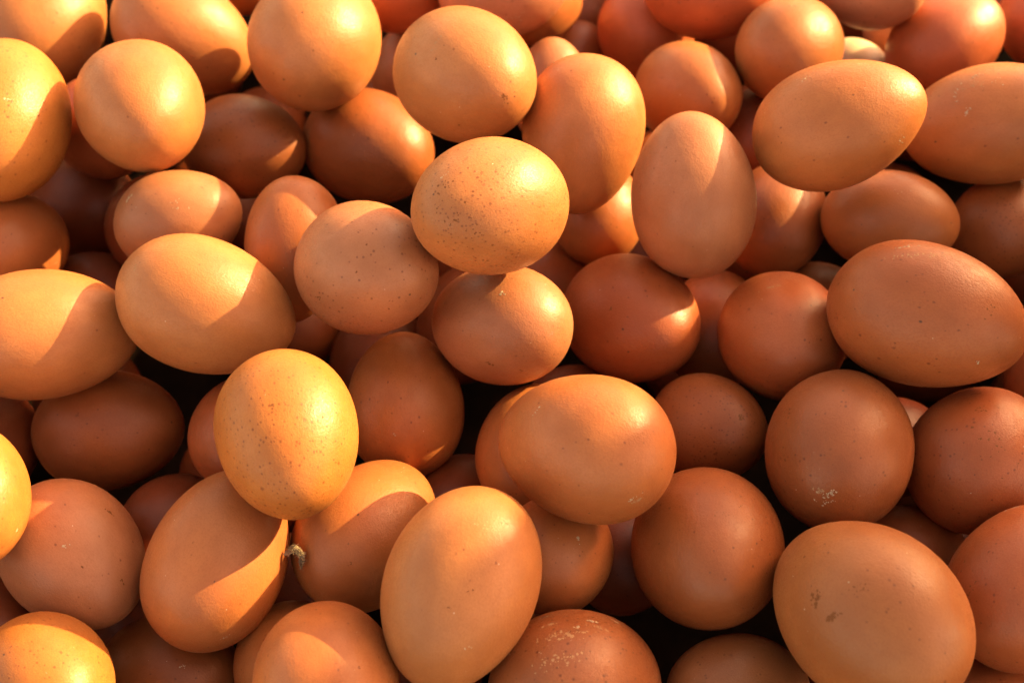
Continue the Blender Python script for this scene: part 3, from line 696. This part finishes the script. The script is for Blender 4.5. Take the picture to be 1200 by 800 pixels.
MARKS = [
    (60, (0.08990, -0.06585, 0.01785), (0.00170, -0.00044, 0.00036), (-0.00012, 0.00105, 0.00100), 20, 0.00020, 0.00055, 'dust'),
    (60, (0.09219, -0.06686, 0.01817), (0.00230, -0.00043, 0.00034), (-0.00011, 0.00117, 0.00120), 22, 0.00020, 0.00055, 'chalk'),
    (60, (0.09131, -0.06822, 0.01543), (0.00241, -0.00003, 0.00104), (-0.00031, 0.00046, 0.00046), 10, 0.00020, 0.00045, 'chalk'),
    (69, (0.02169, -0.10499, 0.01510), (0.00137, 0.00034, -0.00009), (-0.00047, 0.00028, 0.00008), 12, 0.00024, 0.00071, 'chalk'),
    (69, (0.01816, -0.10836, 0.01795), (0.00097, 0.00026, -0.00004), (-0.00026, 0.00021, 0.00002), 7, 0.00023, 0.00061, 'chalk'),
    (69, (0.01053, -0.10737, 0.01672), (0.00297, 0.00098, 0.00046), (-0.00050, 0.00047, -0.00000), 20, 0.00019, 0.00047, 'dust'),
    (69, (0.01386, -0.11087, 0.01937), (0.00570, 0.00124, 0.00024), (-0.00100, 0.00168, 0.00004), 60, 0.00018, 0.00060, 'dust'),
    (69, (0.01246, -0.11885, 0.02157), (0.00644, 0.00182, 0.00054), (-0.00086, 0.00197, 0.00027), 50, 0.00018, 0.00054, 'dust'),
    (69, (0.02344, -0.10710, 0.01606), (0.00315, -0.00074, -0.00055), (0.00016, 0.00087, 0.00005), 24, 0.00019, 0.00052, 'dust'),
    (69, (0.00951, -0.10354, 0.01280), (0.00216, 0.00072, 0.00046), (-0.00021, 0.00016, 0.00005), 8, 0.00019, 0.00048, 'chalk'),
    (69, (0.02936, -0.10164, 0.00877), (0.00176, -0.00061, -0.00045), (0.00004, 0.00022, 0.00008), 8, 0.00024, 0.00060, 'chalk'),
    (70, (0.01929, -0.07698, 0.00860), (0.00043, 0.00001, -0.00014), (-0.00018, 0.00105, 0.00035), 9, 0.00020, 0.00045, 'chalk'),
    (64, (0.08210, -0.11341, 0.03797), (0.00127, 0.00035, 0.00094), (-0.00012, 0.00074, 0.00031), 16, 0.00044, 0.00121, 'stain'),
    (64, (0.07914, -0.10746, 0.03608), (0.00142, -0.00011, 0.00083), (0.00049, 0.00261, 0.00139), 22, 0.00027, 0.00085, 'stain'),
    (64, (0.08851, -0.10786, 0.04354), (0.00265, -0.00000, 0.00084), (0.00035, 0.00179, 0.00055), 12, 0.00020, 0.00048, 'stain'),
    (64, (0.07839, -0.09356, 0.03232), (0.00228, 0.00064, 0.00112), (0.00044, 0.00094, 0.00045), 5, 0.00018, 0.00046, 'stain'),
    (64, (0.08689, -0.10558, 0.04262), (0.00018, 0.00000, 0.00007), (0.00004, 0.00018, 0.00005), 1, 0.00031, 0.00035, 'chalk'),
    (20, (0.16105, 0.09333, 0.02330), (0.00096, -0.00003, 0.00040), (0.00051, 0.00260, 0.00103), 10, 0.00025, 0.00056, 'chalk'),
    (20, (0.16751, 0.09895, 0.02634), (0.00398, 0.00078, 0.00113), (0.00004, 0.00108, 0.00015), 14, 0.00022, 0.00050, 'chalk'),
    (20, (0.16359, 0.08534, 0.02260), (0.00125, -0.00023, 0.00041), (0.00006, 0.00156, 0.00096), 8, 0.00031, 0.00068, 'chalk'),
    (20, (0.17308, 0.09274, 0.02884), (0.00407, -0.00003, 0.00078), (0.00036, 0.00307, 0.00083), 8, 0.00021, 0.00043, 'chalk'),
    (19, (0.13265, 0.06224, 0.05638), (0.00021, 0.00001, -0.00009), (-0.00004, 0.00024, 0.00011), 2, 0.00045, 0.00072, 'stain'),
    (19, (0.11487, 0.07075, 0.05967), (0.00139, 0.00003, 0.00007), (0.00001, 0.00017, 0.00001), 6, 0.00022, 0.00045, 'chalk'),
    (19, (0.09730, 0.06792, 0.05444), (0.00114, 0.00012, 0.00043), (0.00034, 0.00101, 0.00028), 6, 0.00020, 0.00037, 'chalk'),
    (19, (0.12876, 0.04811, 0.04645), (0.00159, 0.00126, 0.00091), (-0.00124, 0.00042, 0.00148), 9, 0.00020, 0.00039, 'chalk'),
    (19, (0.08977, 0.05063, 0.04187), (0.00019, -0.00008, 0.00005), (-0.00004, 0.00019, 0.00018), 1, 0.00037, 0.00045, 'stain'),
    (12, (-0.02591, 0.07992, 0.05249), (0.00035, -0.00006, 0.00012), (0.00002, 0.00037, 0.00022), 3, 0.00029, 0.00063, 'stain'),
    (12, (-0.01812, 0.06544, 0.03447), (0.00055, -0.00011, -0.00001), (-0.00005, 0.00008, 0.00015), 3, 0.00026, 0.00053, 'stain'),
    (12, (-0.00230, 0.06788, 0.04526), (0.00253, 0.00068, -0.00033), (0.00029, 0.00130, 0.00160), 14, 0.00023, 0.00063, 'stain'),
    (12, (-0.00740, 0.07408, 0.05403), (0.00028, 0.00002, -0.00003), (-0.00000, 0.00024, 0.00015), 1, 0.00028, 0.00034, 'chalk'),
    (14, (-0.01995, 0.00540, 0.06838), (0.00363, -0.00036, 0.00086), (0.00020, 0.00347, 0.00180), 12, 0.00025, 0.00065, 'stain'),
    (14, (-0.01741, -0.00032, 0.06550), (0.00530, -0.00056, 0.00057), (-0.00012, 0.00370, 0.00324), 16, 0.00025, 0.00075, 'stain'),
    (14, (-0.01200, -0.00446, 0.06042), (0.00749, 0.00014, -0.00007), (0.00004, 0.00201, 0.00289), 14, 0.00022, 0.00060, 'stain'),
    (14, (-0.02059, 0.01116, 0.06941), (0.00104, 0.00051, 0.00045), (-0.00024, 0.00055, 0.00008), 6, 0.00020, 0.00040, 'chalk'),
    (45, (-0.06658, -0.05437, 0.04697), (0.00048, -0.00000, 0.00001), (0.00001, 0.00040, 0.00011), 3, 0.00036, 0.00071, 'stain'),
    (45, (-0.05276, -0.05556, 0.04256), (0.00018, 0.00001, -0.00008), (-0.00004, 0.00020, 0.00008), 1, 0.00024, 0.00034, 'stain'),
    (2, (-0.17257, 0.07303, 0.03951), (0.00141, 0.00045, -0.00035), (-0.00010, 0.00037, 0.00022), 8, 0.00023, 0.00053, 'chalk'),
    (2, (-0.16807, 0.07505, 0.03675), (0.00040, 0.00007, -0.00019), (-0.00005, 0.00050, 0.00028), 3, 0.00021, 0.00035, 'chalk'),
    (10, (-0.08009, 0.11022, -0.01482), (0.00018, -0.00005, 0.00010), (0.00010, 0.00197, 0.00129), 9, 0.00024, 0.00054, 'chalk'),
    (8, (-0.13232, 0.04800, 0.01693), (0.00132, 0.00069, 0.00081), (-0.00022, 0.00066, 0.00012), 10, 0.00027, 0.00059, 'chalk'),
    (8, (-0.11210, 0.04254, 0.02047), (0.00402, 0.00017, -0.00036), (-0.00005, 0.00253, 0.00138), 8, 0.00023, 0.00047, 'chalk'),
    (54, (0.14105, -0.03035, 0.03082), (0.00061, 0.00024, 0.00033), (-0.00062, 0.00027, 0.00056), 7, 0.00021, 0.00041, 'chalk'),
    (54, (0.12109, 0.00445, 0.04321), (0.00357, 0.00023, 0.00048), (0.00013, 0.00059, 0.00005), 14, 0.00021, 0.00047, 'chalk'),
    (48, (0.03331, 0.01212, 0.00188), (0.00032, 0.00011, 0.00020), (-0.00037, 0.00120, 0.00041), 7, 0.00023, 0.00043, 'stain'),
    (61, (0.14471, -0.02938, 0.01460), (0.00129, 0.00011, 0.00015), (0.00017, 0.00060, 0.00008), 9, 0.00037, 0.00106, 'stain'),
    (61, (0.14422, -0.03867, 0.01898), (0.00359, 0.00009, 0.00032), (0.00026, 0.00245, 0.00022), 16, 0.00021, 0.00057, 'stain'),
    (65, (0.14658, -0.06922, 0.01628), (0.00187, 0.00050, 0.00038), (-0.00009, 0.00006, 0.00007), 14, 0.00020, 0.00045, 'chalk'),
    (65, (0.12870, -0.08767, 0.01639), (0.00024, 0.00008, 0.00013), (0.00014, 0.00035, 0.00020), 4, 0.00024, 0.00053, 'stain'),
    (47, (0.01104, 0.00666, 0.02224), (0.00069, -0.00009, -0.00023), (-0.00014, 0.00036, 0.00009), 6, 0.00025, 0.00055, 'chalk'),
    (47, (-0.00326, 0.00041, 0.02546), (0.00107, -0.00001, 0.00012), (0.00005, 0.00069, 0.00019), 8, 0.00022, 0.00054, 'chalk'),
    (47, (0.01222, -0.01023, 0.01840), (0.00121, 0.00092, 0.00023), (-0.00010, 0.00014, 0.00018), 9, 0.00016, 0.00027, 'chalk'),
    (47, (-0.00822, -0.01538, 0.01002), (0.00201, -0.00048, 0.00012), (-0.00012, 0.00035, 0.00055), 6, 0.00025, 0.00055, 'stain'),
    (71, (0.00604, -0.05310, 0.04130), (0.00107, 0.00004, 0.00049), (0.00031, 0.00115, 0.00042), 7, 0.00019, 0.00039, 'chalk'),
    (71, (0.03305, -0.07680, 0.03437), (0.00113, 0.00019, -0.00006), (0.00010, 0.00041, 0.00065), 9, 0.00019, 0.00038, 'chalk'),
    (71, (0.01325, -0.07330, 0.03579), (0.00020, -0.00006, 0.00003), (-0.00003, 0.00014, 0.00016), 1, 0.00028, 0.00043, 'stain'),
    (71, (0.04142, -0.06997, 0.03804), (0.00016, 0.00006, -0.00005), (0.00002, 0.00018, 0.00015), 1, 0.00028, 0.00043, 'stain'),
    (72, (-0.00227, -0.08849, 0.04204), (0.00154, -0.00006, -0.00052), (-0.00013, 0.00053, 0.00014), 12, 0.00018, 0.00036, 'stain'),
    (72, (-0.01101, -0.10724, 0.04104), (0.00125, 0.00035, 0.00005), (-0.00012, 0.00036, 0.00022), 4, 0.00022, 0.00044, 'stain'),
    (72, (-0.01604, -0.11094, 0.03930), (0.00083, 0.00024, 0.00018), (-0.00015, 0.00035, 0.00022), 5, 0.00018, 0.00035, 'stain'),
    (72, (-0.01150, -0.11933, 0.03079), (0.00169, 0.00025, -0.00017), (0.00004, 0.00041, 0.00047), 4, 0.00015, 0.00029, 'chalk'),
    (77, (-0.12253, -0.06365, -0.00000), (0.00155, -0.00039, -0.00058), (-0.00049, 0.00092, 0.00036), 6, 0.00031, 0.00073, 'stain'),
    (77, (-0.12596, -0.08354, 0.00338), (0.00035, 0.00003, -0.00007), (-0.00002, 0.00033, 0.00017), 2, 0.00035, 0.00060, 'stain'),
    (77, (-0.11604, -0.08415, -0.00432), (0.00044, 0.00014, -0.00022), (-0.00003, 0.00127, 0.00086), 5, 0.00026, 0.00056, 'stain'),
    (77, (-0.13199, -0.07808, 0.00632), (0.00125, 0.00002, -0.00008), (-0.00003, 0.00088, 0.00030), 7, 0.00020, 0.00038, 'chalk'),
    (11, (-0.04427, 0.00334, 0.04744), (0.00026, -0.00000, 0.00002), (0.00001, 0.00023, 0.00008), 1, 0.00036, 0.00049, 'stain'),
    (11, (-0.04756, -0.00438, 0.04295), (0.00024, -0.00003, 0.00004), (-0.00000, 0.00021, 0.00016), 1, 0.00042, 0.00057, 'stain'),
    (11, (-0.03787, -0.01147, 0.03243), (0.00026, 0.00003, -0.00000), (0.00002, 0.00009, 0.00017), 1, 0.00042, 0.00058, 'stain'),
    (11, (-0.06110, -0.00347, 0.02926), (0.00140, -0.00072, 0.00022), (-0.00023, 0.00066, 0.00068), 5, 0.00027, 0.00054, 'stain'),
    (58, (0.07380, -0.02836, -0.00126), (0.00080, 0.00002, -0.00012), (-0.00005, 0.00071, 0.00023), 6, 0.00033, 0.00088, 'stain'),
    (63, (0.06643, -0.07161, 0.02033), (0.00044, -0.00019, -0.00012), (0.00036, 0.00065, -0.00002), 6, 0.00020, 0.00034, 'stain'),
    (30, (0.00172, 0.15487, 0.00646), (0.00335, 0.00044, -0.00003), (0.00028, 0.00080, 0.00166), 14, 0.00024, 0.00048, 'chalk'),
    (75, (-0.04016, -0.12198, 0.02561), (0.00021, -0.00000, -0.00009), (-0.00009, 0.00036, 0.00012), 2, 0.00027, 0.00045, 'stain'),
    (73, (-0.04807, -0.08121, 0.00129), (0.00041, -0.00022, -0.00019), (0.00073, 0.00084, 0.00060), 6, 0.00020, 0.00035, 'stain'),
    (1, (-0.17226, 0.16184, 0.00232), (0.00014, 0.00006, -0.00007), (0.00001, 0.00028, 0.00020), 1, 0.00042, 0.00056, 'stain'),
    (3, (-0.13432, 0.08490, 0.04645), (0.00029, 0.00000, 0.00002), (0.00001, 0.00023, 0.00004), 1, 0.00032, 0.00041, 'stain'),
    (56, (0.18464, 0.06397, -0.00772), (0.00439, -0.00010, 0.00030), (0.00009, 0.00390, 0.00168), 20, 0.00025, 0.00063, 'stain'),
    (16, (0.06027, 0.02350, 0.02169), (0.00028, -0.00002, 0.00001), (-0.00001, 0.00013, 0.00020), 1, 0.00028, 0.00040, 'stain'),
    (16, (0.06393, 0.05543, 0.04415), (0.00140, -0.00001, -0.00012), (-0.00004, 0.00068, 0.00013), 6, 0.00020, 0.00034, 'chalk'),
    (46, (-0.03800, -0.03163, -0.00706), (0.00083, -0.00004, 0.00004), (-0.00001, 0.00042, 0.00036), 3, 0.00019, 0.00033, 'chalk'),
    (74, (-0.08413, -0.10108, -0.00536), (0.00130, 0.00040, -0.00007), (0.00014, 0.00031, 0.00048), 7, 0.00017, 0.00032, 'chalk'),
    (78, (-0.14291, -0.07778, 0.01690), (0.00049, 0.00042, 0.00014), (0.00003, 0.00017, 0.00014), 7, 0.00022, 0.00044, 'chalk'),
    (80, (-0.09921, -0.10366, -0.02268), (0.00076, 0.00001, -0.00009), (-0.00003, 0.00044, 0.00012), 5, 0.00023, 0.00046, 'chalk'),
    (50, (0.03910, 0.06390, -0.01639), (0.00029, 0.00006, -0.00006), (0.00002, 0.00024, 0.00021), 1, 0.00038, 0.00058, 'stain'),
    (55, (0.13848, 0.05645, 0.01280), (0.00300, -0.00001, 0.00012), (0.00005, 0.00202, 0.00050), 4, 0.00021, 0.00039, 'chalk'),
    (15, (0.04614, 0.07685, 0.02257), (0.00025, 0.00011, -0.00012), (0.00003, 0.00074, 0.00053), 3, 0.00021, 0.00036, 'chalk'),
    (20, (0.16372, 0.09375, 0.02499), (0.00564, -0.00008, 0.00204), (0.00060, 0.00308, 0.00107), 26, 0.00022, 0.00049, 'dust'),
    (54, (0.12360, -0.00003, 0.04541), (0.00846, -0.00057, 0.00093), (0.00041, 0.00124, 0.00016), 40, 0.00021, 0.00057, 'dust'),
    (54, (0.14347, -0.01824, 0.04376), (0.00242, 0.00017, -0.00040), (-0.00011, 0.00266, 0.00136), 14, 0.00020, 0.00051, 'stain'),
    (61, (0.14383, -0.05106, 0.01966), (0.00559, -0.00003, 0.00019), (0.00010, 0.00576, 0.00187), 22, 0.00020, 0.00056, 'stain'),
    (71, (0.03433, -0.07672, 0.03321), (0.00176, 0.00039, -0.00009), (0.00017, 0.00048, 0.00079), 16, 0.00019, 0.00043, 'dust'),
    (12, (-0.02602, 0.08549, 0.05430), (0.00180, 0.00249, 0.00160), (-0.00096, 0.00070, -0.00010), 14, 0.00020, 0.00043, 'dust'),
    (13, (-0.11752, 0.00230, 0.03490), (0.00108, 0.00052, 0.00054), (-0.00071, 0.00164, 0.00033), 12, 0.00019, 0.00040, 'dust'),
    (72, (-0.00563, -0.09101, 0.04360), (0.00290, -0.00089, -0.00080), (0.00024, 0.00085, 0.00013), 20, 0.00016, 0.00036, 'dust'),
    (53, (0.08651, 0.01321, 0.01327), (0.00380, 0.00072, 0.00073), (0.00000, 0.00064, 0.00004), 22, 0.00023, 0.00051, 'dust'),
    (63, (0.06079, -0.07535, 0.02282), (0.00241, -0.00004, -0.00018), (-0.00011, 0.00137, 0.00015), 10, 0.00017, 0.00036, 'stain'),
    (65, (0.12804, -0.09880, 0.01707), (0.00171, -0.00027, 0.00104), (0.00059, 0.00437, 0.00261), 14, 0.00021, 0.00052, 'stain'),
]
bpy.context.view_layer.update()
for i, mk in enumerate(MARKS):
    fleck_cluster(*mk, seed=i)


# ------------------------------------------------------------------ tuft of dried down between two eggs
def down_tuft(centre):
    R = random.Random(5)
    bm = bmesh.new()

    def strand(pts, r):
        prev = None
        for i, p in enumerate(pts):
            f = 1 - 0.75 * i / (len(pts) - 1)
            d = (pts[min(i + 1, len(pts) - 1)] - pts[max(i - 1, 0)]).normalized()
            a = d.orthogonal().normalized()
            b = d.cross(a)
            ring = [bm.verts.new(p + (a * math.cos(q * 2.094) + b * math.sin(q * 2.094)) * r * f) for q in range(3)]
            if prev:
                for q in range(3):
                    bm.faces.new((prev[q], prev[(q + 1) % 3], ring[(q + 1) % 3], ring[q]))
            prev = ring

    # the matted spine curls over like a comma; fibres wind round it and fray out
    def spine(t):
        x = -0.0026 + 0.0046 * min(1, t * 1.7) ** 0.8 - 0.0008 * max(0, t - .6)
        y = 0.0004 + 0.0016 * math.sin(min(1, t * 2.0) * 2.2) - 0.0066 * max(0, t - 0.28) ** 1.1
        return Vector((x, y * 0.82, y * 0.57 + 0.0006 * math.sin(4 * t)))
    for s in range(260):
        t0 = R.uniform(0, .75)
        n = 9
        ph = R.uniform(0, 6.28)
        rad = R.uniform(.0001, .0011) * (1 - .5 * t0)
        L = R.uniform(.15, .4)
        pts = []
        for i in range(n):
            t = t0 + L * i / n
            a = ph + i * R.uniform(.3, .9)
            fr = rad * (1 + (i / n) ** 3 * R.uniform(0, 1.8))
            pts.append(spine(t) + Vector((math.cos(a), math.sin(a), .4 * math.sin(a * 1.3))) * fr)
        strand(pts, R.uniform(.00009, .00022))
    o = obj('down_tuft', bm, FLUFF)
    o.location = centre
    o.scale = (1.1, 1.1, 1.1)
    o['label'] = 'small beige tuft of dried down stuck between two eggs at lower left'
    o['category'] = 'down tuft'


down_tuft((-0.06480, -0.07834, 0.00045))
